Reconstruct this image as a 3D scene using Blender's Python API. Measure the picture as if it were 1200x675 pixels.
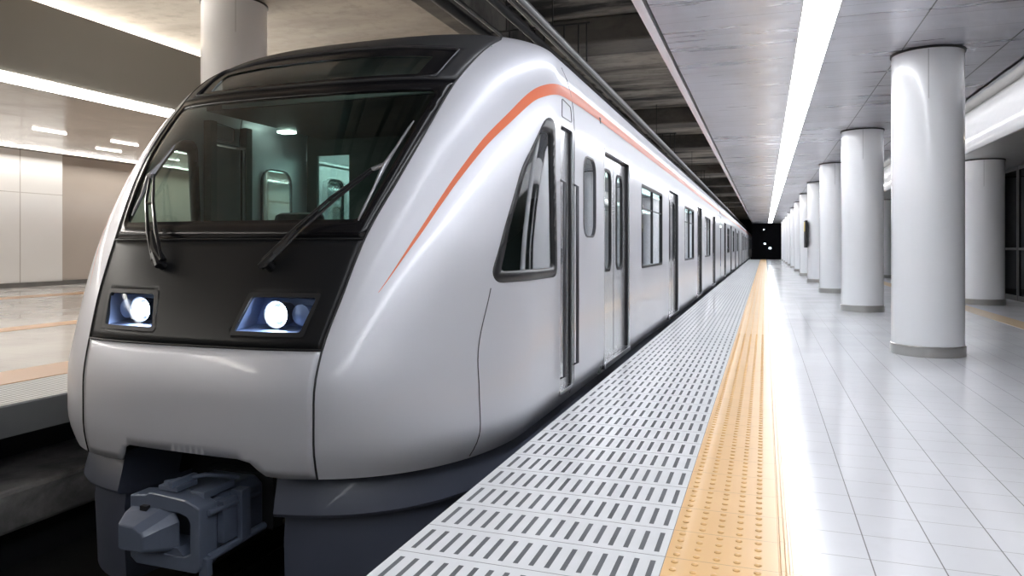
import bpy, bmesh, math, random
from mathutils import Vector, geometry
random.seed(7)
S = bpy.context.scene
for o in list(bpy.data.objects): bpy.data.objects.remove(o)
C = S.collection
PI = math.pi

# ------------------------------------------------------------------ camera, world, exposure
YAW = math.atan(296/850)
cam = bpy.data.objects.new('camera', bpy.data.cameras.new('camera')); C.objects.link(cam)
cam.location = (0, 0, 1.05); cam.rotation_euler = (PI/2, 0, YAW)
cam.data.sensor_width = 36; cam.data.lens = 25.5; cam.data.shift_y = -48.5/1200
cam.data.clip_start = .05; cam.data.clip_end = 400
S.camera = cam
S.view_settings.view_transform = 'Standard'; S.view_settings.look = 'None'
S.view_settings.gamma = 1; S.view_settings.use_curve_mapping = False
S.view_settings.exposure = 0.30
w = bpy.data.worlds.new('world'); S.world = w; w.use_nodes = True
w.node_tree.nodes['Background'].inputs[0].default_value = (.9, .95, 1, 1)
w.node_tree.nodes['Background'].inputs[1].default_value = .012

STRIP = 15.5        # long fluorescent strip over the near platform
COVE_R = 15.0        # hidden cove tube behind the near ceiling
STRIP_L = 30.0      # strip along the fascia of the far platform
TUBE_L = 10.0        # short tubes in the far platform ceiling
SALOON = 11.0        # saloon ceiling lamps in the train
HEAD = 60.0
def area(name, loc, rot, sx, sy, e, col):
    l = bpy.data.lights.new(name, 'AREA'); l.shape = 'RECTANGLE'; l.size = sx; l.size_y = sy; l.energy = e; l.color = col
    o = bpy.data.objects.new(name, l); C.objects.link(o); o.location = loc; o.rotation_euler = rot
    return o
# up-lights lying in the cove on top of the far platform's fascia
area('cove_uplight', (-9.75, 33, 4.335), (0, PI*1.40, 0), .12, 56, 1500, (1, .90, .78))
area('wall_fill', (-17.7, 10, 3.50), (0, -.25, 0), .12, 36, 420, (1, .96, .91))  # added fill light, only there to brighten the left wall
# unseen fill light added above the ceiling lip to brighten the train roof
area('roof_fill', (-1.09, 30, 3.24), (0, .95, 0), .20, 60, 230, (.90, .93, 1))

# ------------------------------------------------------------------ node materials
class NT:
    def __init__(s, name):
        s.m = bpy.data.materials.new(name); s.m.use_nodes = True
        s.t = s.m.node_tree; s.n = s.t.nodes; s.n.clear()
        s.out = s.n.new('ShaderNodeOutputMaterial')
    def link(s, a, b): s.t.links.new(a, b)
    def put(s, sock, v):
        if hasattr(v, 'is_output'): s.link(v, sock)
        elif isinstance(v, (tuple, list)): sock.default_value = tuple(v)+((1,) if len(v) == 3 and len(sock.default_value) == 4 else ())
        else: sock.default_value = v
    def mt(s, op, a, b=0., c=None):
        n = s.n.new('ShaderNodeMath'); n.operation = op
        s.put(n.inputs[0], a); s.put(n.inputs[1], b)
        if c is not None: s.put(n.inputs[2], c)
        return n.outputs[0]
    def pos(s):
        g = s.n.new('ShaderNodeNewGeometry'); q = s.n.new('ShaderNodeSeparateXYZ'); s.link(g.outputs['Position'], q.inputs[0])
        return q.outputs[0], q.outputs[1], q.outputs[2]
    def noise(s, scale=(1, 1, 1), sc=1., detail=4., rough=.5, dist=0.):
        g = s.n.new('ShaderNodeNewGeometry'); mp = s.n.new('ShaderNodeMapping'); mp.inputs['Scale'].default_value = scale
        s.link(g.outputs['Position'], mp.inputs[0])
        n = s.n.new('ShaderNodeTexNoise'); n.inputs['Scale'].default_value = sc; n.inputs['Detail'].default_value = detail
        n.inputs['Roughness'].default_value = rough; n.inputs['Distortion'].default_value = dist
        s.link(mp.outputs[0], n.inputs['Vector']); return n.outputs['Fac']
    def line(s, c, off, pitch, width):
        f = s.mt('FRACT', s.mt('DIVIDE', s.mt('SUBTRACT', c, off), pitch))
        d = s.mt('MULTIPLY', s.mt('MINIMUM', f, s.mt('SUBTRACT', 1., f)), pitch)
        return s.mt('LESS_THAN', d, width/2)
    def mixc(s, f, a, b):
        n = s.n.new('ShaderNodeMix'); n.data_type = 'RGBA'
        s.put(n.inputs['Factor'], f); s.put(n.inputs[6], a); s.put(n.inputs[7], b); return n.outputs[2]
    def rng(s, v, a, b, c, d):
        n = s.n.new('ShaderNodeMapRange'); s.put(n.inputs[0], v)
        for i, x in enumerate((a, b, c, d)): s.put(n.inputs[i+1], x)
        return n.outputs[0]
    def bump(s, h, strength=.2, dist=.01):
        n = s.n.new('ShaderNodeBump'); n.inputs['Strength'].default_value = strength; n.inputs['Distance'].default_value = dist
        s.put(n.inputs['Height'], h); return n.outputs[0]
    def bsdf(s, col=(.8, .8, .8), rough=.5, metal=0., coat=0., coat_rough=.05, normal=None, spec=None, emit=None, es=0., aniso=None):
        b = s.n.new('ShaderNodeBsdfPrincipled')
        s.put(b.inputs['Base Color'], col); s.put(b.inputs['Roughness'], rough); s.put(b.inputs['Metallic'], metal)
        s.put(b.inputs['Coat Weight'], coat); s.put(b.inputs['Coat Roughness'], coat_rough)
        if normal is not None: s.link(normal, b.inputs['Normal'])
        if spec is not None: s.put(b.inputs['Specular IOR Level'], spec)
        if emit is not None: s.put(b.inputs['Emission Color'], emit); s.put(b.inputs['Emission Strength'], es)
        s.link(b.outputs[0], s.out.inputs[0]); return s.m

def plain(name, col, rough=.5, metal=0., coat=0., var=.06, sc=8., **k):
    t = NT(name); n = t.noise(sc=sc)
    c = t.mixc(n, tuple(x*(1-var) for x in col), tuple(min(1, x*(1+var)) for x in col))
    return t.bsdf(c, rough, metal, coat, **k)
def emis(name, col, s_):
    t = NT(name); e = t.n.new('ShaderNodeEmission'); t.put(e.inputs[0], col); e.inputs[1].default_value = s_
    t.link(e.outputs[0], t.out.inputs[0]); return t.m
def glassmat(name, tint, base=.04, rough=.02, power=4.):
    t = NT(name)
    lw = t.n.new('ShaderNodeLayerWeight'); lw.inputs['Blend'].default_value = .5
    f = t.mt('ADD', t.mt('MULTIPLY', t.mt('POWER', lw.outputs['Facing'], power), 1-base), base)
    tr = t.n.new('ShaderNodeBsdfTransparent'); t.put(tr.inputs[0], tint)
    gl = t.n.new('ShaderNodeBsdfGlossy'); gl.inputs['Roughness'].default_value = rough; t.put(gl.inputs[0], (.95, .97, 1))
    mx = t.n.new('ShaderNodeMixShader'); t.link(f, mx.inputs[0]); t.link(tr.outputs[0], mx.inputs[1]); t.link(gl.outputs[0], mx.inputs[2])
    t.link(mx.outputs[0], t.out.inputs[0]); return t.m

M = {}
M['silver'] = plain('silver_paint', (.70, .705, .76), .44, .36, .55, var=.02, sc=2, coat_rough=.11)
M['silver_door'] = plain('brushed_door', (.66, .67, .70), .24, .7, .3, var=.02, sc=2)
M['black'] = plain('black_mask', (.009, .0095, .011), .36, 0, 0, var=.1, spec=.3)
M['cowl'] = plain('roof_cowl', (.035, .036, .04), .42, 0, .1, var=.1)
M['frit'] = plain('window_frit', (.006, .006, .008), .22, 0, 0, var=.1)
M['gasket'] = plain('dark_gasket', (.012, .012, .014), .45)
M['frame_graphite'] = plain('graphite_frame', (.022, .022, .025), .38, 0, .05)
M['skirt'] = plain('blue_grey_skirt', (.058, .066, .095), .45, 0, .1, var=.12, sc=4)
M['coupler'] = plain('coupler_paint', (.12, .145, .205), .36, .1, .2, var=.15, sc=9)
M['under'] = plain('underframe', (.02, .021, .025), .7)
M['stripe'] = plain('orange_stripe', (.86, .20, .085), .32, 0, .5, var=.02)
M['chrome'] = plain('chrome', (.7, .7, .72), .16, 1., 0, var=.02)
M['darkmetal'] = plain('dark_metal', (.10, .10, .11), .3, .7)
M['wiper'] = plain('wiper_black', (.012, .012, .014), .28, 0, .5)
M['blade'] = plain('wiper_blade_metal', (.34, .34, .36), .3, .6)
M['windshield'] = glassmat('windshield_glass', (.50, .66, .59), .05, .015)
M['glass'] = glassmat('window_glass', (.80, .89, .89), .14, .02, 2.3)
M['lens'] = glassmat('headlight_lens', (.85, .92, 1), .012, .05, 6.)
M['reflector'] = plain('headlight_reflector', (.30, .36, .52), .45, .6)
M['bulb'] = emis('headlight_bulb', (.75, .86, 1), HEAD)
M['cab'] = plain('cab_lining', (.10, .115, .112), .6)
M['desk'] = plain('driver_desk', (.03, .032, .035), .5)
M['saloon'] = plain('saloon_lining', (.62, .66, .64), .45)
M['seat'] = plain('seat_blue', (.06, .12, .22), .7)
M['train_floor'] = plain('train_floor', (.22, .23, .24), .5)
M['saloon_lamp'] = emis('saloon_lamp', (.86, 1, .93), SALOON)
M['strip'] = emis('strip_diffuser', (.93, .96, 1), STRIP)
M['strip_left'] = emis('left_strip_diffuser', (1, .95, .88), STRIP_L)
M['tube'] = emis('ceiling_tube', (1, .95, .88), TUBE_L)
M['cove'] = emis('cove_tube', (.97, .97, 1), COVE_R)
M['downlight'] = emis('downlight', (1, .86, .70), 30)
M['signal'] = emis('signal_lamp', (.7, .85, 1), 6)
M['housing'] = plain('lamp_housing', (.55, .55, .57), .4, .5)
M['ring'] = plain('column_shoe', (.42, .41, .39), .28, 1., 0, var=.1, sc=5)
M['shadow_gap'] = plain('shadow_gap', (.02, .02, .02), .6)
M['asphalt'] = plain('track_bed', (.012, .012, .012), .9, var=.4, sc=14)
M['rail'] = plain('rail_steel', (.16, .14, .12), .4, .9, var=.2)
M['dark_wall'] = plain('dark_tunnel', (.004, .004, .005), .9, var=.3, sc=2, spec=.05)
M['dark_glass'] = glassmat('screen_glass', (.04, .045, .05), .03, .03, 10.)
M['pipe'] = plain('conduit', (.14, .135, .125), .4, .5, var=.3, sc=4)
M['pipe_dark'] = plain('conduit_dark', (.025, .024, .023), .55, .2, var=.3, sc=4)
M['pipe_light'] = plain('conduit_steel', (.20, .195, .19), .35, .7, var=.15, sc=4)

def tile_mat():
    t = NT('white_floor_tile'); x, y, z = t.pos()
    lx = t.line(x, .116, .219, .0042); ly = t.line(y, .06, .2195, .0036)
    big = t.noise(sc=1.1, detail=5); fine = t.noise(sc=7., detail=5, rough=.6)
    col = t.mixc(big, (.72, .72, .755), (.82, .825, .86))
    col = t.mixc(t.rng(fine, .55, .78, 0, .25), col, (.62, .615, .62))
    col = t.mixc(ly, col, (.30, .29, .29)); col = t.mixc(lx, col, (.16, .155, .155))
    gr = t.mt('MAXIMUM', lx, ly)
    r = t.mt('ADD', t.rng(big, .3, .75, .14, .19), t.mt('MULTIPLY', gr, .4))
    return t.bsdf(col, r, 0, .25, .08, normal=t.bump(t.mt('SUBTRACT', 1., gr), .15, .002), spec=.6)
M['tile'] = tile_mat()
def slot_mat():
    t = NT('slotted_edge_tile'); x, y, z = t.pos()
    f = t.mt('FRACT', t.mt('DIVIDE', t.mt('SUBTRACT', x, -1.166), .0537))
    a = t.mt('LESS_THAN', f, .33)
    g = t.mt('FRACT', t.mt('DIVIDE', t.mt('SUBTRACT', y, .02), .247))
    b = t.mt('MULTIPLY', t.mt('GREATER_THAN', g, .13), t.mt('LESS_THAN', g, .83))
    inr = t.mt('MULTIPLY', t.mt('GREATER_THAN', x, -1.167), t.mt('LESS_THAN', x, -.33))
    slot = t.mt('MULTIPLY', t.mt('MULTIPLY', a, b), inr)
    ly = t.line(y, .02, .247, .004); lx = t.line(x, -.3165, 50, .005)
    n = t.noise(sc=9, detail=5); big = t.noise(sc=.8)
    col = t.mixc(n, (.70, .715, .73), (.80, .81, .83)); col = t.mixc(t.rng(big, .4, .7, 0, .3), col, (.60, .62, .64))
    col = t.mixc(t.mt('MAXIMUM', ly, lx), col, (.30, .30, .30))
    sl = t.mixc(n, (.085, .09, .10), (.12, .125, .135)); col = t.mixc(slot, col, sl)
    return t.bsdf(col, t.rng(slot, 0, 1, .26, .55), 0, .1, normal=t.bump(t.mt('SUBTRACT', 1., t.mt('MAXIMUM', slot, ly)), .4, .004), spec=.5)
M['slot'] = slot_mat()
def tactile_mat():
    t = NT('orange_tactile_tile'); x, y, z = t.pos()
    ly = t.line(y, .02, .247, .0036); e = t.line(x, .1175, 50, .008)
    g = t.mt('MAXIMUM', t.line(x, .045, 50, .004), 0.)
    n = t.noise(sc=3, detail=4)
    col = t.mixc(n, (.76, .455, .18), (.84, .53, .235))
    col = t.mixc(ly, col, (.50, .30, .13)); col = t.mixc(g, col, (.60, .30, .08)); col = t.mixc(e, col, (.25, .22, .2))
    return t.bsdf(col, .32, 0, .12, normal=t.bump(t.mt('SUBTRACT', 1., ly), .3, .003))
M['tactile'] = tactile_mat()
def ceil_mat():
    t = NT('brushed_ceiling_panels'); x, y, z = t.pos()
    l1 = t.line(y, .1, .475, .006); l2 = t.line(y, .1, .095, .0022)
    lx = t.mt('MAXIMUM', t.line(x, 1.255, 50, .012), t.line(x, 2.14, 50, .016))
    n = t.noise((.25, 2.2, 1), 2.2, 5, .6); big = t.noise((1, .35, 1), .9, 3)
    col = t.mixc(t.rng(n, .35, .65, 0, 1), (.36, .355, .38), (.52, .52, .555))
    col = t.mixc(t.rng(big, .42, .62, 0, .5), col, (.66, .66, .72))
    col = t.mixc(t.mt('MULTIPLY', l2, .22), col, (.2, .2, .2))
    col = t.mixc(t.mt('MULTIPLY', l1, .7), col, (.06, .06, .06)); col = t.mixc(lx, col, (.03, .03, .03))
    return t.bsdf(col, t.rng(n, .3, .7, .24, .38), .5, 0)
M['ceil'] = ceil_mat()
M['ceil_low'] = plain('low_ceiling_panels', (.46, .45, .43), .3, .5, 0, var=.12, sc=3)
def left_ceil():
    t = NT('bronze_ceiling_panels'); x, y, z = t.pos()
    l = t.mt('MAXIMUM', t.line(x, -11.2, 2.3, .03), t.line(y, 1.0, 3.2, .02))
    n = t.noise((1, 1, 1), .8, 4, .55, .6)
    col = t.mixc(n, (.25, .21, .172), (.37, .32, .27)); col = t.mixc(l, col, (.10, .08, .06))
    return t.bsdf(col, t.rng(n, .3, .7, .13, .26), .55, 0, normal=t.bump(n, .12, .05))
M['ceil_left'] = left_ceil()
def wall_left_mat():
    t = NT('glossy_wall_panels'); x, y, z = t.pos()
    l = t.mt('MAXIMUM', t.line(y, 4.47, 3.0, .03), t.line(z, 2.45, 50, .02))
    n = t.noise(sc=.6, detail=3, dist=.8)
    col = t.mixc(n, (.80, .785, .76), (.87, .865, .85)); col = t.mixc(t.mt('MULTIPLY', l, .6), col, (.3, .26, .22))
    return t.bsdf(col, .16, .1, .3, normal=t.bump(n, .1, .08))
M['wall_left'] = wall_left_mat()
def tile_left():
    t = NT('far_platform_tile'); x, y, z = t.pos()
    g = t.mt('MAXIMUM', t.line(x, 0, .3, .004), t.line(y, 0, .3, .004)); n = t.noise(sc=1.2, detail=5)
    col = t.mixc(n, (.70, .665, .63), (.80, .775, .75)); col = t.mixc(t.mt('MULTIPLY', g, .5), col, (.35, .32, .3))
    return t.bsdf(col, t.rng(n, .3, .7, .08, .2), 0, .3, spec=.6)
M['tile_left'] = tile_left()
def ribs_left():
    t = NT('ribbed_edge_strip'); x, y, z = t.pos()
    l = t.line(x, -4.79, .06, .026); n = t.noise(sc=6)
    col = t.mixc(n, (.55, .56, .57), (.66, .67, .68)); col = t.mixc(l, col, (.13, .135, .14))
    return t.bsdf(col, .4, .1)
M['ribs'] = ribs_left()
M['tactile_left'] = plain('far_tactile', (.66, .38, .19), .3, 0, .2, var=.05, sc=4)
M['band_pale'] = plain('pale_band', (.70, .54, .38), .25, 0, .2, var=.05, sc=4)
M['fascia'] = plain('grey_fascia', (.245, .235, .215), .5, .1, 0, var=.05, sc=.5)
def conc(name, a, b, sc, st):
    t = NT(name); n = t.noise(st, sc, 7, .62, .3); n2 = t.noise((1, 1, 1), 5, 6, .6)
    col = t.mixc(t.rng(n, .36, .62, 0, 1), a, b); col = t.mixc(t.rng(n2, .5, .75, 0, .35), col, tuple(v*.45 for v in a))
    return t.bsdf(col, .75, 0, 0, normal=t.bump(n2, .4, .02))
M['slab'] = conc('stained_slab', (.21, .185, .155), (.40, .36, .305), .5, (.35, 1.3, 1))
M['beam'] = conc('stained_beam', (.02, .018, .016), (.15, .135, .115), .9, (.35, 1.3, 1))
M['concrete'] = conc('plinth_concrete', (.10, .10, .10), (.34, .335, .33), 1.5, (1, .8, 1.6))
def column_mat():
    t = NT('white_column_cladding'); n = t.noise((3, 3, .3), 1.5, 3)
    col = t.mixc(n, (.80, .81, .835), (.86, .87, .89))
    return t.bsdf(col, .22, 0, .5, .06, spec=.6)
M['column'] = column_mat()
M['coping'] = plain('edge_coping', (.20, .21, .22), .45, .1, var=.15, sc=3)

# ------------------------------------------------------------------ mesh helpers (all in world coordinates)
class MB:
    def __init__(s): s.v = []; s.f = []; s.n = None
    def add(s, vs, fs):
        k = len(s.v); s.v += [tuple(v) for v in vs]; s.f += [tuple(i+k for i in f) for f in fs]; return s
    def box(s, x0, x1, y0, y1, z0, z1):
        return s.add([(x, y, z) for z in (z0, z1) for y in (y0, y1) for x in (x0, x1)],
                     [(0, 2, 3, 1), (4, 5, 7, 6), (0, 1, 5, 4), (2, 6, 7, 3), (0, 4, 6, 2), (1, 3, 7, 5)])
    def tube(s, path, r, seg=10, caps=True):
        P = [Vector(p) for p in path]; rs = r if isinstance(r, (list, tuple)) else [r]*len(P); vs = []; fs = []
        up = None
        for i, p in enumerate(P):
            d = (P[min(i+1, len(P)-1)]-P[max(i-1, 0)]).normalized()
            if up is None: up = Vector((0, 0, 1)) if abs(d.z) < .9 else Vector((1, 0, 0))
            a = d.cross(up).normalized(); b = a.cross(d).normalized(); up = b
            for k in range(seg):
                t = 2*PI*k/seg; vs.append(p+(a*math.cos(t)+b*math.sin(t))*rs[i])
        n = len(P)
        for i in range(n-1):
            for k in range(seg):
                k2 = (k+1) % seg; fs.append((i*seg+k, i*seg+k2, (i+1)*seg+k2, (i+1)*seg+k))
        if caps: fs.append(tuple(range(seg))[::-1]); fs.append(tuple((n-1)*seg+k for k in range(seg)))
        return s.add(vs, fs)
    def lathe(s, cx, cy, prof, seg=48):
        vs = []; fs = []
        for r, z in prof:
            for k in range(seg): t = 2*PI*k/seg; vs.append((cx+r*math.cos(t), cy+r*math.sin(t), z))
        for i in range(len(prof)-1):
            for k in range(seg):
                k2 = (k+1) % seg; fs.append((i*seg+k, i*seg+k2, (i+1)*seg+k2, (i+1)*seg+k))
        fs.append(tuple(range(seg))[::-1]); fs.append(tuple((len(prof)-1)*seg+k for k in range(seg)))
        return s.add(vs, fs)
    def prism(s, poly, axis, a, b):
        # poly in the two other axes (in xyz order), extruded along axis from a to b
        def p3(p, q): return {'x': (q, p[0], p[1]), 'y': (p[0], q, p[1]), 'z': (p[0], p[1], q)}[axis]
        n = len(poly); vs = [p3(p, a) for p in poly]+[p3(p, b) for p in poly]
        fs = [tuple(range(n))[::-1], tuple(range(n, 2*n))]+[(i, (i+1) % n, n+(i+1) % n, n+i) for i in range(n)]
        return s.add(vs, fs)
    def loft(s, rings, closed=True, caps=True):
        n = len(rings[0]); vs = [p for r in rings for p in r]; fs = []
        for i in range(len(rings)-1):
            for k in range(n if closed else n-1):
                k2 = (k+1) % n; fs.append((i*n+k, i*n+k2, (i+1)*n+k2, (i+1)*n+k))
        if caps and closed: fs.append(tuple(range(n))[::-1]); fs.append(tuple((len(rings)-1)*n+k for k in range(n)))
        return s.add(vs, fs)
    def ringplate(s, outer, inner, map3, d0, d1):
        # plate between two loops with equal counts; map3(p, depth)
        n = len(outer)
        vs = [map3(p, d0) for p in outer]+[map3(p, d0) for p in inner]+[map3(p, d1) for p in inner]+[map3(p, d1) for p in outer]
        fs = []
        for i in range(n):
            j = (i+1) % n
            for a in range(4): b = (a+1) % 4; fs.append((a*n+i, a*n+j, b*n+j, b*n+i))
        return s.add(vs, fs)
    def plate(s, loop, map3, d0, d1):
        n = len(loop); vs = [map3(p, d0) for p in loop]+[map3(p, d1) for p in loop]
        return s.add(vs, [tuple(range(n))[::-1], tuple(range(n, 2*n))]+[(i, (i+1) % n, n+(i+1) % n, n+i) for i in range(n)])

def obj(name, mb, mat, parent=None, smooth=False, bevel=0, normals=None, fix=True, solid=0):
    off = Vector((0, 0, 0)); p = parent
    while p is not None: off += p.location; p = p.parent
    me = bpy.data.meshes.new(name)
    me.from_pydata([tuple(Vector(v)-off) for v in mb.v], [], mb.f)
    me.materials.append(M[mat]); me.validate()
    if fix and normals is None:
        bm = bmesh.new(); bm.from_mesh(me); bmesh.ops.recalc_face_normals(bm, faces=bm.faces); bm.to_mesh(me); bm.free()
    o = bpy.data.objects.new(name, me); C.objects.link(o)
    if parent: o.parent = parent
    if smooth or normals is not None:
        for f in me.polygons: f.use_smooth = True
    if normals is not None: me.normals_split_custom_set_from_vertices([tuple(n) for n in normals])
    elif smooth:
        me.set_sharp_from_angle(angle=math.radians(38))
    if bevel:
        b = o.modifiers.new('bevel', 'BEVEL'); b.width = bevel; b.segments = 2; b.limit_method = 'ANGLE'; b.angle_limit = .6
    if solid:
        b = o.modifiers.new('solid', 'SOLIDIFY'); b.thickness = solid; b.offset = -1
    return o
def tag(o, label, cat, group=None):
    o['label'] = label; o['category'] = cat
    if group: o['group'] = group
    return o
def thing(name, label, cat, loc, group=None):
    o = bpy.data.objects.new(name, None); C.objects.link(o); o.location = loc; o.empty_display_size = .2
    return tag(o, label, cat, group)
def struct(name, mb, mat, parent=None, **k):
    o = obj(name, mb, mat, parent, **k); o['kind'] = 'structure'; return o
def copy_tree(o, parent=None):
    c = o.copy(); C.objects.link(c); c.parent = parent
    for ch in list(o.children): copy_tree(ch, c)
    return c
def rrect(a0, a1, b0, b1, r, n=5):
    L = []
    for cx, cy, t0 in ((a1-r, b1-r, 0), (a0+r, b1-r, PI/2), (a0+r, b0+r, PI), (a1-r, b0+r, 1.5*PI)):
        for k in range(n+1): t = t0+PI/2*k/n; L.append((cx+r*math.cos(t), cy+r*math.sin(t)))
    return L
def round_poly(P, r, n=5):
    L = []; m = len(P)
    for i in range(m):
        a, b, c = Vector(P[i-1]), Vector(P[i]), Vector(P[(i+1) % m]); rr = r[i] if isinstance(r, list) else r
        d1 = min(rr, (a-b).length*.45); d2 = min(rr, (c-b).length*.45); p = b+(a-b).normalized()*d1; q = b+(c-b).normalized()*d2
        for k in range(n+1): t = k/n; L.append(tuple(p*(1-t)**2+b*2*t*(1-t)+q*t*t))
    return L

# ------------------------------------------------------------------ the setting
ZC = 2.95; YE = 63.0; Y0 = -9.0
XE = -1.20                                                     # near platform edge
struct('floor', MB().box(.116, 4.7, Y0, YE, -.25, 0), 'tile')
struct('platform_edge_tiles', MB().box(XE, -.3165, Y0, YE, -.25, 0), 'slot')
mb = MB().box(-.3165, .116, Y0, YE, -.25, 0)
def dome(mb, x, y, r, h, seg, rings):
    vs = []; fs = []
    for i in range(rings):
        q = i/rings; rr = r*math.cos(q*PI/2)**.7; zz = h*math.sin(q*PI/2)
        vs += [(x+rr*math.cos(2*PI*k/seg), y+rr*math.sin(2*PI*k/seg), zz-.0005*(i == 0)) for k in range(seg)]
    vs.append((x, y, h))
    for i in range(rings-1): fs += [(i*seg+k, i*seg+(k+1) % seg, (i+1)*seg+(k+1) % seg, (i+1)*seg+k) for k in range(seg)]
    fs += [((rings-1)*seg+k, (rings-1)*seg+(k+1) % seg, len(vs)-1) for k in range(seg)]
    mb.add(vs, fs)
j = 0; y = .02+.247*8
while y < 40:
    for q in range(4):
        for c in range(5):
            near = y < 9
            dome(mb, -.283+c*.0655, y+.031+q*.0617, .0125, .006, 10 if near else 5, 3 if near else 1)
    y += .247
for xc, wd in ((.058, .010), (.082, .006)):
    mb.prism([(xc-wd, -.001), (xc-wd*.6, .0055), (xc+wd*.6, .0055), (xc+wd, -.001)], 'y', Y0, YE)
struct('tactile_strip', mb, 'tactile', smooth=True)
struct('platform_body', MB().box(XE+.03, 4.7, Y0, YE, -1.25, -.25), 'concrete')
# near ceiling: panels, bright lip, edge returns, the recess behind it
LX0, LX1 = .289, .56
struct('ceiling', MB().box(-.86, LX0-.02, Y0, YE, ZC, ZC+.06).box(LX1+.02, 2.48, Y0, YE, ZC, ZC+.06), 'ceil')
struct('trim_1', MB().box(-.955, -.88, Y0, YE, ZC-.03, ZC+.35), 'column')
struct('trim_2', MB().box(-.88, -.86, Y0, YE, ZC+.03, ZC+.35), 'shadow_gap')
struct('trim_3', MB().box(2.44, 2.48, Y0, YE, ZC, ZC+.16), 'housing')
struct('ceiling_upper', MB().box(-1.0, 4.0, Y0, YE, 3.55, 3.7), 'ceil_low')
# curved white reflector hanging behind the recess
prof = []
for k in range(9):
    t = k/8; prof.append((3.26+.05*math.sin(t*PI/2)+.30*t*t, 2.63+.92*t))
struct('trim_4', MB().loft([[(x, yy, z) for x, z in prof] for yy in (Y0, YE)], closed=False), 'column', smooth=True, solid=.03)
struct('ceiling_low', MB().box(3.27, 9, Y0, YE, 2.63, 2.72), 'ceil_low')
ct = thing('cove_light', 'bright tube hidden in the recess above the right ceiling edge', 'light', (2.6, 20, 3.16))
obj('tube', MB().tube([(2.62, Y0, 3.16), (2.62, YE, 3.16)], .03, 8), 'cove', ct)
obj('tray', MB().box(2.5, 2.56, Y0, YE, 3.07, 3.2).box(2.5, 2.70, Y0, YE, 3.07, 3.10), 'housing', ct)
# long strip lamp
st = thing('ceiling_light', 'long unbroken white fluorescent strip recessed in the near platform ceiling', 'light', (.42, 20, ZC))
obj('diffuser', MB().box(LX0, LX1, Y0, YE-1.2, ZC+.004, ZC+.03), 'strip', st)
obj('frame', MB().box(LX0-.02, LX0, Y0, YE, ZC-.004, ZC+.06).box(LX1, LX1+.02, Y0, YE, ZC-.004, ZC+.06).box(LX0-.02, LX1+.02, Y0, YE, ZC+.06, ZC+.08), 'housing', st)
# far end and the dark void of the tracks
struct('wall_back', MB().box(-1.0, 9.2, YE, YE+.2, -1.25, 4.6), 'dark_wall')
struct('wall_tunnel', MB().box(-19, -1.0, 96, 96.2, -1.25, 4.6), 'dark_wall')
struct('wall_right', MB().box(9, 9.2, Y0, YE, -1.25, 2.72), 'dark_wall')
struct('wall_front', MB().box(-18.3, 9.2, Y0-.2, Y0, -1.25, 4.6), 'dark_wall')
struct('track_bed', MB().box(-5.6, XE+.03, Y0, 96, -1.35, -1.2), 'asphalt')
struct('track_bed', MB().box(4.7, 9, Y0, YE, -1.35, -1.2), 'asphalt')
XC = -2.7603
for s in (-1, 1):
    rx = XC+s*.7175
    mb = MB().prism([(rx-.065, -1.2), (rx+.065, -1.2), (rx+.065, -1.185), (rx+.012, -1.165), (rx+.012, -1.09), (rx+.034, -1.08), (rx+.034, -1.05), (rx-.034, -1.05), (rx-.034, -1.08), (rx-.012, -1.09), (rx-.012, -1.165), (rx-.065, -1.185)], 'y', Y0, 95)
    tag(obj('rail', mb, 'rail'), 'steel running rail under the train, on the %s platform side' % ('far left' if s < 0 else 'near right'), 'rail', 'running rails')
# stained slab over the tracks with cross beams
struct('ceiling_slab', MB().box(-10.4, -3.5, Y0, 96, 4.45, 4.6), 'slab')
M['slab_dark'] = conc('mottled_slab', (.014, .013, .012), (.46, .425, .37), 1.0, (.4, 1.6, 1))  # concrete in dark and pale blotches over the tracks
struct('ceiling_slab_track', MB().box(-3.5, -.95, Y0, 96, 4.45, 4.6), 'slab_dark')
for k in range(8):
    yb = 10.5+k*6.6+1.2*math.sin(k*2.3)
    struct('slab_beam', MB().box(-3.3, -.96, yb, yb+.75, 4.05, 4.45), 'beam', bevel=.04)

# far platform on the left
XL = -4.75
struct('floor_left', MB().box(-18.6, -5.44, Y0, 90, -.2, 0), 'tile_left')
struct('edge_strip_left', MB().box(-5.44, XL, Y0, 90, -.2, 0), 'ribs')
struct('trim_5', MB().box(-6.02, -5.46, Y0, 90, -.01, .004), 'tactile_left')
struct('trim_6', MB().box(-9.25, -8.85, Y0, 90, -.01, .004), 'tactile_left')
struct('trim_7', MB().box(-14.9, -14.3, Y0, 90, -.01, .004), 'tactile_left')
struct('trim_8', MB().box(XL-.06, XL+.012, Y0, 90, -.215, -.012), 'coping')
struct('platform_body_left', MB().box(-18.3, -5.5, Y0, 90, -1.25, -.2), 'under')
struct('plinth_left', MB().box(-5.55, XL+.02, Y0, 90, -.86, -.57), 'concrete', bevel=.03)
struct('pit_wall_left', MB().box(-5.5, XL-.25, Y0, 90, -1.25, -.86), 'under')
struct('wall_left', MB().box(-18.5, -18.1, Y0, 14.66, 0, 3.6), 'wall_left')
M['wall_beige'] = plain('beige_wall_panels', (.50, .44, .385), .18, .1, .3, var=.08, sc=.7)
struct('wall_left_rear', MB().box(-18.6, -18.32, 14.66, 90, 0, 3.6), 'wall_beige')
struct('baseboard_left', MB().box(-18.1, -18.06, Y0, 14.68, 0, .12).box(-18.32, -18.28, 14.66, 90, 0, .12), 'pipe')
struct('ceiling_left', MB().prism([(-18.6, 3.56), (-9.2, 3.2), (-9.2, 3.26), (-18.6, 3.64)], 'y', Y0, 90), 'ceil_left')
struct('trim_9', MB().box(-9.6, -9.04, Y0, 90, 3.26, 4.27).box(-10.4, -9.5, Y0, 90, 4.18, 4.27), 'fascia')
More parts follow.
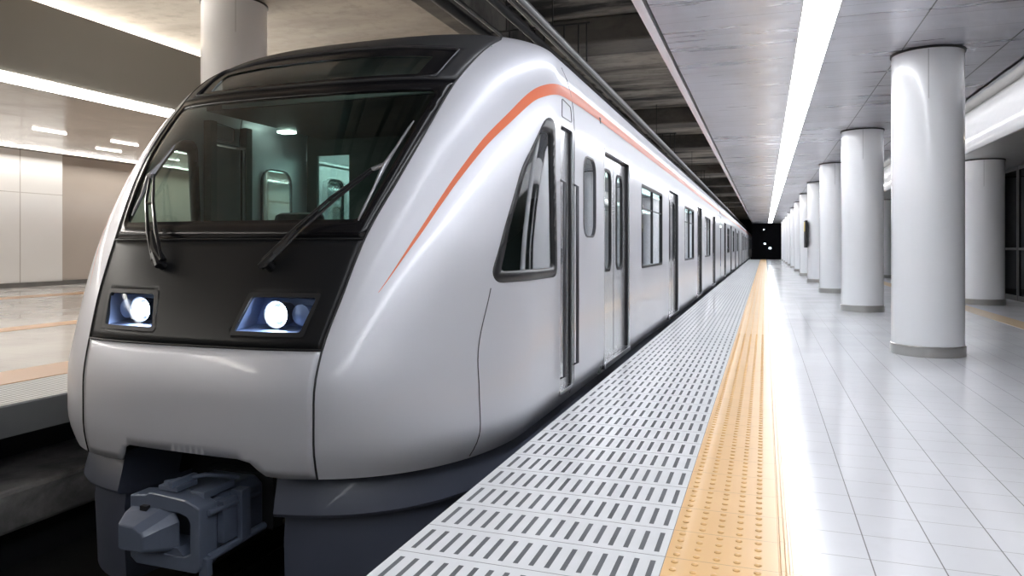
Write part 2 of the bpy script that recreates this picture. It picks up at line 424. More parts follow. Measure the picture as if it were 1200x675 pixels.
sl = thing('ceiling_light', 'warm white strip light along the bottom of the grey fascia at left', 'light', (-9.1, 20, 3.2))
obj('diffuser', MB().box(-9.17, -9.03, Y0, 88, 3.155, 3.255), 'strip_left', sl)
obj('frame', MB().box(-9.22, -9.17, Y0, 88, 3.16, 3.26), 'housing', sl)
tubes = [(-13.5, 8.5), (-13.5, 10.3), (-13.5, 12.1), (-13.5, 13.9), (-15.2, 13.2), (-15.2, 15.1)]
def zl(x): return 3.2+(-9.2-x)*.0383
for i, (tx, ty) in enumerate(tubes):
    lab = 'short ceiling tube of the %s row over the far platform, %s from the camera' % ('near' if i < 4 else 'wall-side', ('nearest', 'second', 'third', 'fourth')[i if i < 4 else i-4])
    t_ = thing('ceiling_tube', lab, 'light', (tx, ty, zl(tx)), 'short tubes in the left ceiling')
    obj('tube', MB().tube([(tx, ty, zl(tx)-.014), (tx, ty+.72, zl(tx)-.014)], .013, 10), 'tube', t_, smooth=True)
    obj('base', MB().box(tx-.012, tx+.012, ty+.1, ty+.62, zl(tx)-.02, zl(tx)+.004), 'housing', t_)

# columns
def column(x, y, r, top, label, group):
    c = thing('column', label, 'column', (x, y, 0), group)
    obj('shaft', MB().lathe(x, y, [(r, .10), (r, top-.02)], 64), 'column', c, smooth=True)
    obj('foot_ring', MB().lathe(x, y, [(r+.010, 0), (r+.012, .004), (r+.012, .098), (r+.004, .104)], 64), 'ring', c, smooth=True)
    obj('top_ring', MB().lathe(x, y, [(r+.012, top-.022), (r+.012, top)], 64), 'shadow_gap', c, smooth=True)
    d = Vector((-x, -y, 0)).normalized(); a = math.atan2(d.y, d.x)+.03
    px, py = x+(r+.0008)*math.cos(a), y+(r+.0008)*math.sin(a); tx, ty = -math.sin(a)*.002, math.cos(a)*.002
    obj('panel_joint', MB().add([(px-tx, py-ty, top-.5), (px+tx, py+ty, top-.5), (px+tx, py+ty, top-.03), (px-tx, py-ty, top-.03)], [(0, 1, 2, 3)]), 'pipe_light', c)
ordn = ['nearest', 'second', 'third', 'fourth', 'fifth', 'sixth', 'seventh', 'eighth', 'ninth', 'tenth', 'eleventh']
for k in range(11):
    column(1.51, 8.07+5.03*k, .315, ZC, 'round white column with steel foot ring in the row beside the yellow strip, %s from the camera' % ordn[k], 'columns beside the yellow strip')
for k, yy in enumerate((15.37, 19.4, 23.33, 27.3, 31.3)):
    column(3.78, yy, .33, 2.63, 'round white column in the back row near the dark glass, %s from the camera' % ordn[k], 'columns near the dark glass')
column(-7.04, 8.35, .44, 4.45, 'thick white column of the far platform rising behind the train roof', None)

struct('trim_10', MB().box(3.1, 3.4, Y0, YE, -.01, .003), 'band_pale')  # pale orange band along the floor beside the back columns
# dark glass screen at the right edge of the platform
names = ['nearest', 'second', 'third', 'fourth', 'fifth', 'sixth', 'seventh']
for k in range(7):
    ya = 11.6+k*2.4
    g = thing('glass_screen', 'dark glass screen panel at the right platform edge, %s from the camera' % names[k], 'glass screen', (4.62, ya, 0), 'dark glass screen panels')
    mp = lambda p, d: (4.6+d, p[0], p[1])
    obj('frame', MB().ringplate(rrect(ya, ya+2.38, 0, 2.60, .002, 1), rrect(ya+.05, ya+2.33, .10, 2.53, .01, 1), mp, 0, .05), 'shadow_gap', g)
    obj('pane', MB().plate(rrect(ya+.05, ya+2.33, .10, 2.53, .01, 1), mp, .02, .03), 'dark_glass', g)
    obj('crossbar', MB().box(4.595, 4.655, ya+.05, ya+2.33, .98, 1.03), 'shadow_gap', g)
dl = [(4.2, 11.3), (5.0, 13.6), (5.4, 16.6), (6.2, 15.2), (6.9, 19.5), (7.6, 24)]
for k, (x, y) in enumerate(dl):
    t_ = thing('downlight', 'small bright downlight in the low right ceiling, %s from the camera' % names[k], 'light', (x, y, 2.63), 'downlights in the low right ceiling')
    obj('bezel', MB().lathe(x, y, [(.15, 2.615), (.15, 2.63)], 24), 'housing', t_)
    obj('lamp', MB().lathe(x, y, [(.12, 2.608), (.12, 2.622)], 24), 'downlight', t_)

# overhead conduits over the tracks
struct('slab_beam', MB().box(-3.75, -3.4, 4.5, 95, 3.8, 4.45), 'beam', bevel=.03)  # lengthwise downstand added to keep the up-light off the track slab
cb = thing('conduit_bundle', 'bundle of dark and pale conduits on hangers running lengthwise above the train roof', 'conduits', (-2.6, 4.5, 3.2))
pipes = ((-2.02, 3.22, .035, 'pipe_light'), (-2.12, 3.30, .055, 'pipe_dark'), (-2.3, 3.42, .03, 'pipe'), (-2.55, 3.5, .045, 'pipe_dark'), (-3.25, 3.66, .06, 'pipe_dark'), (-3.0, 3.60, .025, 'pipe'))
for x, z, r, m in pipes:
    c = obj('conduit', MB().tube([(x, Y0, z), (x, 90, z)], r, 10), m, cb, smooth=True)
    if m == 'pipe_light': c['label'] = 'pale conduit'
for i in range(6):
    yy = 8.5+i*9.0
    mb = MB().box(-3.4, -1.98, yy+.02, yy+.04, 3.73, 3.75).box(-3.05, -3.038, yy+.02, yy+.04, 3.74, 4.45).box(-2.45, -2.438, yy+.02, yy+.04, 3.74, 4.45)
    for x, z, r, m in pipes: mb.box(x-.008, x+.008, yy+.02, yy+.04, z+.02, 3.73)
    obj('hanger', mb, 'pipe_dark', cb)

# things at the far end
for x, y, z, r, lab in ((.02, YE-.06, 1.28, .075, 'left of the two pale signal lamps in the dark far end wall'),
                        (.42, YE-.06, .92, .09, 'lower right of the two pale signal lamps in the dark far end wall'),
                        (-.05, YE-.06, 2.45, .05, 'highest small lamp on the dark far end wall')):
    t_ = thing('signal_lamp', lab, 'lamp', (x, y, z), 'lamps on the far end wall')
    obj('housing', MB().box(x-r*1.3, x+r*1.3, y-.02, y+.06, z-r*1.3, z+r*1.3), 'pipe_dark', t_)
    obj('lens', MB().lathe(x, y, [(r, z-r*.7), (r, z+r*.7)], 16), 'signal', t_)
px = 1.51
mb = MB().box(1.05, 1.19, 22.9, 23.5, 1.15, 2.0)
sg = thing('hanging_sign', 'small dark notice board with yellow top on a column of the left row', 'sign', (1.15, 23.2, 1.2))
obj('board', MB().box(1.12, 1.19, 22.86, 23.54, 1.02, 1.82), 'pipe_dark', sg, bevel=.01)
M['yellow'] = plain('sign_yellow', (.55, .42, .10), .5)
obj('header', MB().box(1.112, 1.125, 22.9, 23.5, 1.5, 1.78), 'yellow', sg)

# ------------------------------------------------------------------ nose surface of the leading car (x is measured from the car's centre line)
W_, NN, ZT, Z0, PP, QQ, TUCK = 1.4677, 3.2357, 2.7151, 1.8572, 2.2056, 4.7893, .0887
def herm(tab):
    xs = [a for a, b in tab]; ys = [b for a, b in tab]; n = len(xs)
    h = [xs[i+1]-xs[i] for i in range(n-1)]; d = [(ys[i+1]-ys[i])/h[i] for i in range(n-1)]
    m = [d[0]]+[0 if d[i-1]*d[i] <= 0 else (h[i-1]+h[i])/(h[i-1]/d[i-1]+h[i]/d[i]) for i in range(1, n-1)]+[d[-1]]
    def f(z):
        if z <= xs[0]: return ys[0]
        if z >= xs[-1]: return ys[-1]
        i = 0
        while z > xs[i+1]: i += 1
        q = (z-xs[i])/h[i]
        return (2*q**3-3*q*q+1)*ys[i]+(q**3-2*q*q+q)*h[i]*m[i]+(-2*q**3+3*q*q)*ys[i+1]+(q**3-q*q)*h[i]*m[i+1]
    return f
def lin(tab):
    def f(z):
        if z <= tab[0][0]: return tab[0][1]
        for (a, b), (c, d) in zip(tab, tab[1:]):
            if z <= c: return b+(d-b)*(z-a)/(c-a)
        return tab[-1][1]
    return f
Yf = herm([(-.07, 2.905), (.1, 2.886), (.3, 2.885), (.555, 2.934), (1.1, 3.172), (1.6, 3.469), (2.05, 3.845), (2.25, 4.06), (2.42, 4.33), (2.56, 4.68), (2.66, 5.08), (ZT, 5.6)])
Bf = herm([(-.07, 1.2476), (.5, 1.2476), (1.1, .979), (2.05, .83), (ZT, .7)])
def Wf(z):
    v = W_
    if z > Z0: v *= max(0, 1-((min(z, ZT)-Z0)/(ZT-Z0))**PP)**(1/QQ)
    if z < .13: v -= .08*((.13-z)/.2)**2
    return v
XS0 = herm([(-.07, .730), (.35, .732), (.55, .745), (.8, .789), (1.09, .833), (1.43, .922), (1.7, .977), (2.0, 1.014), (2.1, 1.034), (2.24, 1.058), (2.35, 1.066), (2.45, 1.066)])
R45 = 1.066/Wf(2.45)
def XS(z): return XS0(z) if z <= 2.45 else R45*Wf(z)
def ang(x, z): return math.asin(min(1, (abs(x)/max(Wf(z), 1e-6)))**(NN/2))
def psurf(a, z, ext=0.):
    return Vector((Wf(z)*math.sin(a)**(2/NN) if a > 0 else 0., Yf(z)+Bf(z)*(1-math.cos(a))+ext, z))
def pfront(x, z):
    a = ang(x, z); return Vector((x, Yf(z)+Bf(z)*(1-math.cos(a)), z))
# vertical coordinate = arc length up the nose
ZS = [-.07+i*(1.9+.07)/200 for i in range(200)]+[ZT-(ZT-1.9)*(1-i/200)**2 for i in range(201)]
SS = [0.]
for a, b in zip(ZS, ZS[1:]): SS.append(SS[-1]+math.sqrt((b-a)**2+(Yf(b)-Yf(a))**2*.7+(Wf(b)-Wf(a))**2*.25))
s_of = lin(list(zip(ZS, SS))); z_of = lin(list(zip(SS, ZS)))
ZMAX = ZT-1e-5
def cheek(u, s):
    z = min(z_of(s), ZMAX)
    return psurf(PI/2+u, z) if u <= 0 else psurf(PI/2, z, u)
def cheek_uv(x, y, z):
    q = 1-(y-Yf(z))/Bf(z)
    return (math.acos(max(-1, min(1, q)))-PI/2 if q > 0 else y-Yf(z)-Bf(z), s_of(z))
def front(r, s):
    z = min(z_of(s), ZMAX); return pfront(r*XS(z), z)
def pip(p, poly):
    x, y = p; c = False; n = len(poly); j = n-1
    for i in range(n):
        xi, yi = poly[i]; xj, yj = poly[j]
        if (yi > y) != (yj > y) and x < (xj-xi)*(y-yi)/(yj-yi)+xi: c = not c
        j = i
    return c
def patch(fn, outer, holes=(), sp=.05, off=0., mirror=1, spu=None):
    """triangulated piece of a surface fn(u, s) inside outer and outside holes; returns (MB, normals)"""
    spu = spu or sp
    def dens(L, step):
        R = []
        for i in range(len(L)):
            a, b = Vector(L[i]), Vector(L[(i+1) % len(L)]); n = max(1, int((b-a).length/step))
            R += [tuple(a.lerp(b, k/n)) for k in range(n)]
        return R
    loops = [dens(outer, sp)]+[dens(h, sp*.7) for h in holes]
    V = []; E = []
    for L in loops:
        k = len(V); V += L; E += [(k+i, k+(i+1) % len(L)) for i in range(len(L))]
    nb = len(V); bd = list(V)
    u0 = min(p[0] for p in loops[0]); u1 = max(p[0] for p in loops[0]); s0 = min(p[1] for p in loops[0]); s1 = max(p[1] for p in loops[0])
    nu = int((u1-u0)/spu); ns = int((s1-s0)/sp)
    cell = {}
    for p in bd: cell.setdefault((int(p[0]//spu), int(p[1]//sp)), []).append(p)
    for i in range(1, nu+1):
        for k in range(1, ns+1):
            p = (u0+i*(u1-u0)/(nu+1), s0+k*(s1-s0)/(ns+1)); ci, ck = int(p[0]//spu), int(p[1]//sp)
            if any(((p[0]-b[0])/spu)**2+((p[1]-b[1])/sp)**2 < .16 for di in (-1, 0, 1) for dk in (-1, 0, 1) for b in cell.get((ci+di, ck+dk), ())): continue
            if pip(p, loops[0]) and not any(pip(p, h) for h in loops[1:]): V.append(p)
    r = geometry.delaunay_2d_cdt([Vector(v) for v in V], E, [], 0, 1e-6)
    vs, fs = r[0], r[2]
    F = []
    for f in fs:
        c = (sum(vs[i][0] for i in f)/len(f), sum(vs[i][1] for i in f)/len(f))
        if pip(c, loops[0]) and not any(pip(c, h) for h in loops[1:]): F.append(tuple(f))
    P = []; Nn = []; e = 2e-3
    for v in vs:
        u, s = v; s_ = min(max(s, 1e-4), SS[-1]-2e-3)
        a = fn(u-e, s_); b = fn(u+e, s_); c = fn(u, max(s_-e, 0)); d = fn(u, s_+e)
        n = (b-a).cross(d-c)
        n = n.normalized() if n.length > 1e-12 else Vector((0, 0, 1))
        p = fn(u, s)
        if n.dot(p-Vector((0, 6.5, .9))) < 0: n = -n
        p = p+n*off
        P.append((XC+mirror*p.x, p.y, p.z)); Nn.append((mirror*n.x, n.y, n.z))
    mb = MB(); mb.v = P
    for f in F:
        a, b, c = (Vector(P[i]) for i in f[:3]); n = (b-a).cross(c-a); q = Vector(Nn[f[0]])+Vector(Nn[f[1]])+Vector(Nn[f[2]])
        mb.f.append(f if n.dot(q) > 0 else f[::-1])
    return mb, Nn
def pobj(name, pr, mat, parent, **k): return obj(name, pr[0], mat, parent, normals=pr[1], **k)

YJ = 6.1                                                         # nose shell meets the straight body here
LEAD_END = 23.3
car = thing('train_car', 'silver leading metro car with black raked windscreen and lit headlights beside the platform', 'train', (XC, 3.2, -1.05), 'cars of the silver train')

# --- black mask, windscreen, roof cowl, lower silver panel (front domain r, s)
def fpoly(pts): return [(x/XS(z), s_of(z)) for x, z in pts]
def edge_r(z0, z1, r, n=24): return [(r, s_of(z0)+(s_of(z1)-s_of(z0))*k/n) for k in range(n+1)]
ZA, ZB_, ZG = .549, 1.09, 2.05
cut = [(-.50, -.07), (-.42, -.065), (-.40, -.03), (-.385, .005), (-.35, .022), (0, .018), (.33, .014), (.40, .0), (.44, -.035), (.48, -.062), (.56, -.07)]
outer = [(-1, 0)]+[(x/XS(z), s_of(z)) for x, z in cut]+edge_r(-.07, ZA, 1)+edge_r(ZA, -.07, -1)[:-1]
pobj('lower_nose_panel', patch(front, outer, (), .05), 'silver', car, solid=.012)
def hl_poly(m, g=0.):
    P = [(m*(.31-g), .80+g), (m*(.672+g), .80+g), (m*(.627+g), .625-g), (m*(.255-g), .625-g)]
    return P
holes = [round_poly(fpoly(hl_poly(m)), .02, 3) for m in (1, -1)]
outer = edge_r(ZA, ZB_, 1)+edge_r(ZB_, ZA, -1)
pobj('front_mask', patch(front, outer, holes, .045), 'black', car, solid=.02)
gl_in = lambda g: [(x*(1-g), s) for x, s in edge_r(1.19, 1.97, .93, 20)+edge_r(1.97, 1.19, -.93, 20)]
inner = round_poly([(-.92, s_of(1.19)), (.92, s_of(1.19)), (.935, s_of(1.975)), (-.935, s_of(1.975))], .05, 4)
outer = edge_r(ZB_+.008, ZG-.006, 1)+edge_r(ZG-.006, ZB_+.008, -1)
pobj('windscreen_frame', patch(front, outer, [inner], .05, .002), 'frit', car, solid=.02)
pobj('windscreen', patch(front, inner, (), .06, -.004), 'windshield', car)
# cowl with destination window
dest_o = round_poly(fpoly([(-.90, 2.072), (.90, 2.072), (.93, 2.31), (.5, 2.365), (0, 2.382), (-.5, 2.365), (-.93, 2.31)]), .03, 3)
dest_i = round_poly(fpoly([(-.78, 2.105), (.78, 2.105), (.80, 2.255), (.4, 2.285), (0, 2.295), (-.4, 2.285), (-.80, 2.255)]), .02, 3)
stop = s_of(ZT)-.004
outer = edge_r(ZG, 2.45, 1, 16)+[(1, s_of(2.45)+(stop-s_of(2.45))*k/20) for k in range(1, 21)]+[(-1, stop-(stop-s_of(2.45))*k/20) for k in range(20)]+edge_r(2.45, ZG, -1, 16)
pobj('roof_cowl', patch(front, outer, [dest_o], .05), 'cowl', car, solid=.02)
pobj('destination_frame', patch(front, dest_o, [dest_i], .04, -.012), 'frit', car)
M['dest_glass'] = glassmat('destination_glass', (.7, .8, .78), .11, .05)
M['dest_back'] = plain('destination_blind', (.30, .36, .36), .6)
pobj('destination_window', patch(front, dest_i, (), .05, -.02), 'dest_glass', car)
rim = [front(r, s) for r, s in dest_o]; rim.append(rim[0])
obj('destination_rim', MB().tube([(XC+p.x, p.y-.002, p.z+.002) for p in rim], .006, 6, False), 'darkmetal', car, smooth=True)
zc_ = 2.2
obj('destination_box', MB().box(XC-1.08, XC+1.08, 4.42, 4.46, 2.085, 2.36), 'dest_back', car)
# seams
def seamtube(pts, r): return MB().tube([(XC+p.x, p.y, p.z) for p in pts], r, 6)
for m in (1, -1):
    mb = MB(); pts = []
    for k in range(70):
        s = s_of(ZT)*.985*k/69; z = z_of(s); p = pfront(XS(z), z); pts.append(Vector((m*p.x, p.y, p.z)))
    mb.tube([(XC+p.x, p.y, p.z) for p in pts], .0055, 6)
    obj('mask_seam', mb, 'gasket', car, smooth=True)
for z, r in ((ZA, .006), (ZB_, .006), (ZG, .005)):
    mb = MB().tube([(XC+p.x, p.y, p.z) for p in [pfront(XS(z)*(-1+2*k/40), z) for k in range(41)]], r, 6)
    obj('panel_seam', mb, 'gasket', car, smooth=True)
# cheeks with windows, one per side
cab_o = [(4.40, 1.875), (4.565, 1.875), (4.615, .852), (3.695, .852), (3.66, .91), (3.79, 1.157), (4.026, 1.519)]
cab_o = round_poly(cab_o, [.10, .09, .09, .05, .05, .1, .1], 4)
cab_i = [(4.31, 1.78), (4.49, 1.78), (4.545, .915), (3.725, .915), (3.83, 1.157), (4.055, 1.50)]
cab_i = round_poly(cab_i, [.04, .04, .04, .03, .05, .05], 4)
def yz(P):
    R = []
    for (a, b), (c, d) in zip(P, P[1:]+P[:1]):
        n = max(1, int(math.hypot(c-a, d-b)/.06)); R += [cheek_uv(0, a+(c-a)*k/n, b+(d-b)*k/n) for k in range(n)]
    return R
DW = rrect(4.70, 5.03, .07, 1.87, .03, 2)
SW = rrect(5.36, 5.77, 1.13, 1.74, .12, 4)
RIGHT = [(YJ-Yf(z)-Bf(z), s_of(z)) for z in [-.07+(ZMAX+.07)*k/60 for k in range(61)]]
def a_left(z): return ang(XS(z), z)-PI/2
LEFT = [(a_left(min(z_of(SS[-1]*k/70), ZMAX)), SS[-1]*k/70) for k in range(71)]
RT = [(YJ-Yf(min(z_of(SS[-1]*k/70), ZMAX))-Bf(min(z_of(SS[-1]*k/70), ZMAX)), SS[-1]*k/70) for k in range(71)]
outer = LEFT[::-1]+RT
def flat(y, z): return Wf(z)
for m in (1, -1):
    pobj('nose_shell', patch(cheek, outer, [yz(cab_o), yz(DW), yz(SW)], .05, 0, m), 'silver', car)
    fr = pobj('cab_window_frame', patch(cheek, yz(cab_o), [yz(cab_i)], .04, .003, m), 'frame_graphite', car, solid=.03)
    pobj('cab_window', patch(cheek, yz(cab_i), (), .06, -.012, m), 'glass', fr)
    mp = lambda p, d: (XC+m*(W_+d), p[0], p[1])
    sw = obj('small_window_frame', MB().ringplate(rrect(5.35, 5.78, 1.12, 1.75, .125, 4), rrect(5.363, 5.767, 1.133, 1.737, .115, 4), mp, .004, -.02), 'darkmetal', car)
    obj('small_window', MB().plate(rrect(5.362, 5.768, 1.132, 1.738, .115, 4), mp, -.008, -.014), 'glass', sw)
    cd = obj('cab_door', MB().box(*sorted((XC+m*(W_-.03), XC+m*(W_-.06))), 4.712, 5.018, .075, 1.862), 'silver_door', car)
    obj('door_jamb', MB().box(*sorted((XC+m*(W_-.09), XC+m*(W_-.004))), 4.685, 4.70, .07, 1.88).box(*sorted((XC+m*(W_-.09), XC+m*(W_-.004))), 5.03, 5.045, .07, 1.88).box(*sorted((XC+m*(W_-.09), XC+m*(W_-.004))), 4.69, 5.04, 1.87, 1.885), 'silver_door', cd)
    obj('door_handle', MB().box(*sorted((XC+m*(W_-.03), XC+m*(W_-.008))), 4.83, 4.87, .93, 1.04), 'chrome', cd, bevel=.004)
    obj('door_sill', MB().box(*sorted((XC+m*(W_-.09), XC+m*(W_+.0))), 4.70, 5.03, .045, .075), 'chrome', car)
    for yy, z0, z1 in ((4.70, .16, 1.50), (5.055, .20, 1.50)):
        xx = XC+m*(W_+.028)
        hb = MB().tube([(XC+m*(W_-.02), yy, z0), (xx, yy, z0+.02), (xx, yy, z1-.02), (XC+m*(W_-.01), yy, z1)], .0115, 8)
        obj('hand_rail', hb, 'darkmetal', car, smooth=True)
    obj('door_gap', MB().box(*sorted((XC+m*(W_-.07), XC+m*(W_-.012))), 4.701, 4.711, .076, 1.862).box(*sorted((XC+m*(W_-.07), XC+m*(W_-.012))), 5.019, 5.029, .076, 1.862), 'gasket', cd)
    hp = [Vector(p) for p in round_poly([(4.735, 1.93), (5.0, 1.93), (5.0, 2.04), (4.78, 2.06)], .02, 3)]; hq = []
    for a, b in zip(hp, hp[1:]+hp[:1]): hq += [a.lerp(b, k/4) for k in range(4)]
    hq = [(XC+m*(cheek(*cheek_uv(0, q[0], q[1])).x+.001), q[0], q[1]) for q in hq+hq[:1]]
    obj('door_header', MB().tube(hq, .004, 6, False), 'darkmetal', car, smooth=True)
    # orange stripe sweeping down the cheek
    up = [(3.183, .822), (3.286, .986), (3.37, 1.112), (3.499, 1.287), (3.645, 1.463), (3.843, 1.668), (4.074, 1.853), (4.269, 1.992), (4.437, 2.075), (4.663, 2.135), (5.0, 2.175), (5.4, 2.198), (YJ, 2.212)]
    lo = [(3.183, .820), (3.287, .979), (3.373, 1.10), (3.504, 1.271), (3.653, 1.443), (3.855, 1.64), (4.092, 1.818), (4.287, 1.945), (4.432, 2.005), (4.613, 2.052), (4.821, 2.078), (5.3, 2.098), (YJ, 2.108)]
    def cr(P, n=5):
        Q = [P[0]]+P+[P[-1]]; R = []
        for i in range(1, len(Q)-2):
            a, b, c, d = (Vector(q) for q in Q[i-1:i+3])
            for k in range(n): t = k/n; R.append(tuple(.5*((2*b)+(c-a)*t+(2*a-5*b+4*c-d)*t*t+(3*b-a-3*c+d)*t**3)))
        return R+[P[-1]]
    up = cr(up); lo = cr(lo)
    pobj('cheek_stripe', patch(cheek, yz(lo+up[::-1]), (), .03, .0025, m), 'stripe', car)
# seams across the nose shell
for m in (1, -1):
    for tab in ([(3.545, -.055), (3.524, .40), (3.65, .826)], [(5.06, .0), (5.06, 1.0), (5.07, 1.9), (5.08, 2.15), (5.1, 2.35)]):
        f = herm([(z, y) for y, z in tab]); z0, z1 = tab[0][1], tab[-1][1]; pts = []
        for k in range(25):
            z = z0+(z1-z0)*k/24; u, s = cheek_uv(0, f(z), z); p = cheek(u, s); pts.append((XC+m*(p.x+.0005), p.y, p.z))
        mb = MB().tube(pts, .0035, 5)
        obj('shell_seam', mb, 'darkmetal', car, smooth=True)

# --- headlights
for m in (1, -1):
    P = hl_poly(m)
    f = [pfront(x, z) for x, z in P]
    h = MB()                                                     # open reflector box behind the opening
    fr_ = [(XC+p.x, p.y+.004, p.z) for p in f]; bk = [(XC+p.x*.97, 3.14+.02*abs(p.x), .7125+(p.z-.7125)*.8) for p in f]
    h.add(fr_+bk, [(0, 1, 5, 4), (1, 2, 6, 5), (2, 3, 7, 6), (3, 0, 4, 7), (4, 5, 6, 7)])
    hd = obj('headlight', h, 'reflector', car)
    r_ = round_poly(fpoly(hl_poly(m, .018)), .02, 3); q_ = round_poly(fpoly(hl_poly(m, -.004)), .02, 3)
    pobj('headlight_bezel', patch(front, r_, [q_], .04, .004), 'gasket', hd)
    pobj('lens', patch(front, q_, (), .05, -.002), 'lens', hd)
    bx = XC+m*.44; bz = .708
    b = MB()
    rings = []
    for rr, yy in ((.037, 3.10), (.037, 3.06), (.032, 3.05), (.021, 3.04), (.008, 3.036)):
        rings.append([(bx+rr*math.cos(2*PI*k/20), yy, bz+rr*math.sin(2*PI*k/20)) for k in range(20)])
    b.loft(rings); obj('lamp', b, 'bulb', hd, smooth=True)
    b = MB(); rings = [[(bx+rr*math.cos(2*PI*k/20), yy, bz+rr*math.sin(2*PI*k/20)) for k in range(20)] for rr, yy in ((.056, 3.15), (.066, 3.07), (.07, 3.05), (.06, 3.06), (.052, 3.12))]
    b.loft(rings, caps=False); obj('lamp_collar', b, 'darkmetal', hd, smooth=True)
    b = MB(); bx2 = XC+m*.565
    rings = [[(bx2+rr*math.cos(2*PI*k/16), yy, bz+rr*math.sin(2*PI*k/16)) for k in range(16)] for rr, yy in ((.045, 3.16), (.052, 3.085), (.03, 3.075), (.005, 3.07))]
    b.loft(rings); obj('side_lamp', b, 'reflector', hd, smooth=True)

# --- wipers
def nrm(x, z):
    e = 1e-3; n = (pfront(x+e, z)-pfront(x-e, z)).cross(pfront(x, z+e)-pfront(x, z-e)).normalized()
    return n if n.y < 0 else -n
def onf(x, z, d, m):
    p = pfront(x, z)+nrm(x, z)*d; return (XC+m*p.x, p.y, p.z)
for m in (1, -1):
    a = MB(); ex, ez = (.80, 1.445) if m > 0 else (.665, 1.45); px = .375 if m > 0 else .325
    (tx, tz), (qx, qz) = ((.90, 1.74), (.785, 1.175)) if m > 0 else ((.66, 1.66), (.715, 1.22))
    g = .018 if m > 0 else .030
    def A(t, d): return onf(px+(ex-px)*t+d, .955+(ez-.955)*t, .05+.02*math.sin(t*PI), m)
    for dx in (-1, 1):
        a.tube([A(0, dx*g), A(.3, dx*g), A(.65, dx*g*.9), A(1, dx*g*.5)], [.012, .011, .009, .007], 8)
    a.tube([onf(px-.015, .955, .035, m), A(.12, 0), A(.3, 0)], [.028, .024, .012], 8)
    a.tube([A(.62, -g), A(.62, g)], .008, 6)
    wp = obj('wiper_arm', a, 'wiper', car, smooth=True)
    obj('pivot', MB().tube([onf(px, .945, 0, m), onf(px, .945, .06, m)], .026, 12).tube([onf(px-.025, .925, .05, m), onf(px+.035, .99, .055, m)], .02, 8), 'wiper', wp, smooth=True)
    bl = MB(); pts = []
    for k in range(13):
        t = k/12; pts.append(onf(qx+(tx-qx)*t, qz+(tz-qz)*t, .022+.012*math.sin(t*PI), m))
    bl.tube(pts, [.004]+[.0075]*11+[.004], 8)
    blade = obj('blade', bl, 'blade', wp, smooth=True)
    cx_, cz_ = (qx+tx)/2, (qz+tz)/2
    obj('blade_holder', MB().tube([onf(qx+(tx-qx)*.28, qz+(tz-qz)*.28, .035, m), onf(cx_, cz_, .055, m), onf(qx+(tx-qx)*.72, qz+(tz-qz)*.72, .035, m)], [.005, .012, .005], 8).tube([A(.97, 0), onf(cx_, cz_, .055, m)], .012, 8), 'blade', wp, smooth=True)

# --- skirt under the nose and along the sides
def plan(inset, z, a0x, yend, m):
    pts = []
    a0 = ang(a0x, -.07)
    for k in range(29):
        a = a0+(PI/2-a0)*k/28; p = psurf(a, -.07); e = 1e-3
        d = (psurf(min(a+e, PI/2), -.07)-psurf(a-e, -.07)).normalized(); n = Vector((d.y, -d.x, 0))
        pts.append((XC+m*(p.x-n.x*inset), p.y-n.y*inset, z))
    pts.append((XC+m*(Wf(-.07)-inset), yend, z)); return pts
for m in (1, -1):
    rows = [plan(.10, -.05, .50, LEAD_END, m), plan(.075, -.075, .50, LEAD_END, m), plan(.03, -.255, .50, LEAD_END, m), plan(.04, -.272, .50, LEAD_END, m), plan(.10, -.285, .50, LEAD_END, m)]
    mb = MB().loft(rows, closed=False)
    fx = [(r[0]) for r in rows]
    ret = [(p[0]-m*.03, p[1]+.40, p[2]) for p in fx]
    mb.loft([fx, ret], closed=False)
    obj('skirt', mb, 'skirt', car, smooth=True)
    rows = [plan(.10, -.28, .53, LEAD_END, m), plan(.085, -.40, .53, LEAD_END, m), plan(.10, -.78, .53, LEAD_END, m)]
    mb = MB().loft(rows, closed=False); fx = [r[0] for r in rows]
    mb.loft([fx, [(p[0]-m*.03, p[1]+.45, p[2]) for p in fx]], closed=False)
    obj('lower_skirt', mb, 'skirt', car, smooth=True)
obj('underframe', MB().box(XC-1.2, XC+1.2, 3.75, LEAD_END, -.55, -.06).box(XC-.52, XC+.52, 3.5, 3.8, -.5, -.12), 'under', car)
# --- coupler
cp = thing  # (the coupler is part of the car)
def C_(x): return XC+x
k = MB()
outer_ = [(-.24, -.19), (-.24, -.50), (-.20, -.53), (.17, -.53), (.195, -.50), (.195, -.215), (.15, -.195), (.11, -.18), (-.12, -.165), (-.14, -.18)]
inner_ = [(-.18, -.255), (-.18, -.44), (-.15, -.455), (.10, -.455), (.135, -.44), (.135, -.29), (.115, -.265), (.06, -.25), (-.10, -.245), (-.14, -.25)]
cpl = obj('coupler', MB().ringplate([(C_(x), z) for x, z in outer_], [(C_(x), z) for x, z in inner_], lambda p, d: (p[0], d, p[1]), 2.80, 2.92), 'coupler', car, bevel=.008)
obj('coupler_body', MB().prism([(C_(x), z) for x, z in [(-.16, -.20), (-.16, -.50), (.15, -.50), (.17, -.47), (.17, -.24), (.12, -.20)]], 'y', 2.98, 3.30).box(C_(-.15), C_(.16), 2.92, 2.99, -.50, -.46).box(C_(.12), C_(.175), 2.92, 3.0, -.46, -.22).box(C_(-.2), C_(-.16), 2.92, 3.0, -.46, -.2), 'coupler', cpl, bevel=.012)
hd = [[(-.235, -.235), (-.235, -.43), (-.215, -.445), (.03, -.445), (.05, -.43), (.05, -.30), (.02, -.25), (-.03, -.225)],
      [(-.225, -.26), (-.225, -.425), (-.205, -.435), (-.02, -.435), (0, -.42), (0, -.32), (-.02, -.29), (-.07, -.265)],
      [(-.205, -.295), (-.205, -.41), (-.19, -.42), (-.065, -.42), (-.05, -.41), (-.05, -.345), (-.065, -.325), (-.11, -.30)]]
hy = [2.83, 2.755, 2.695]
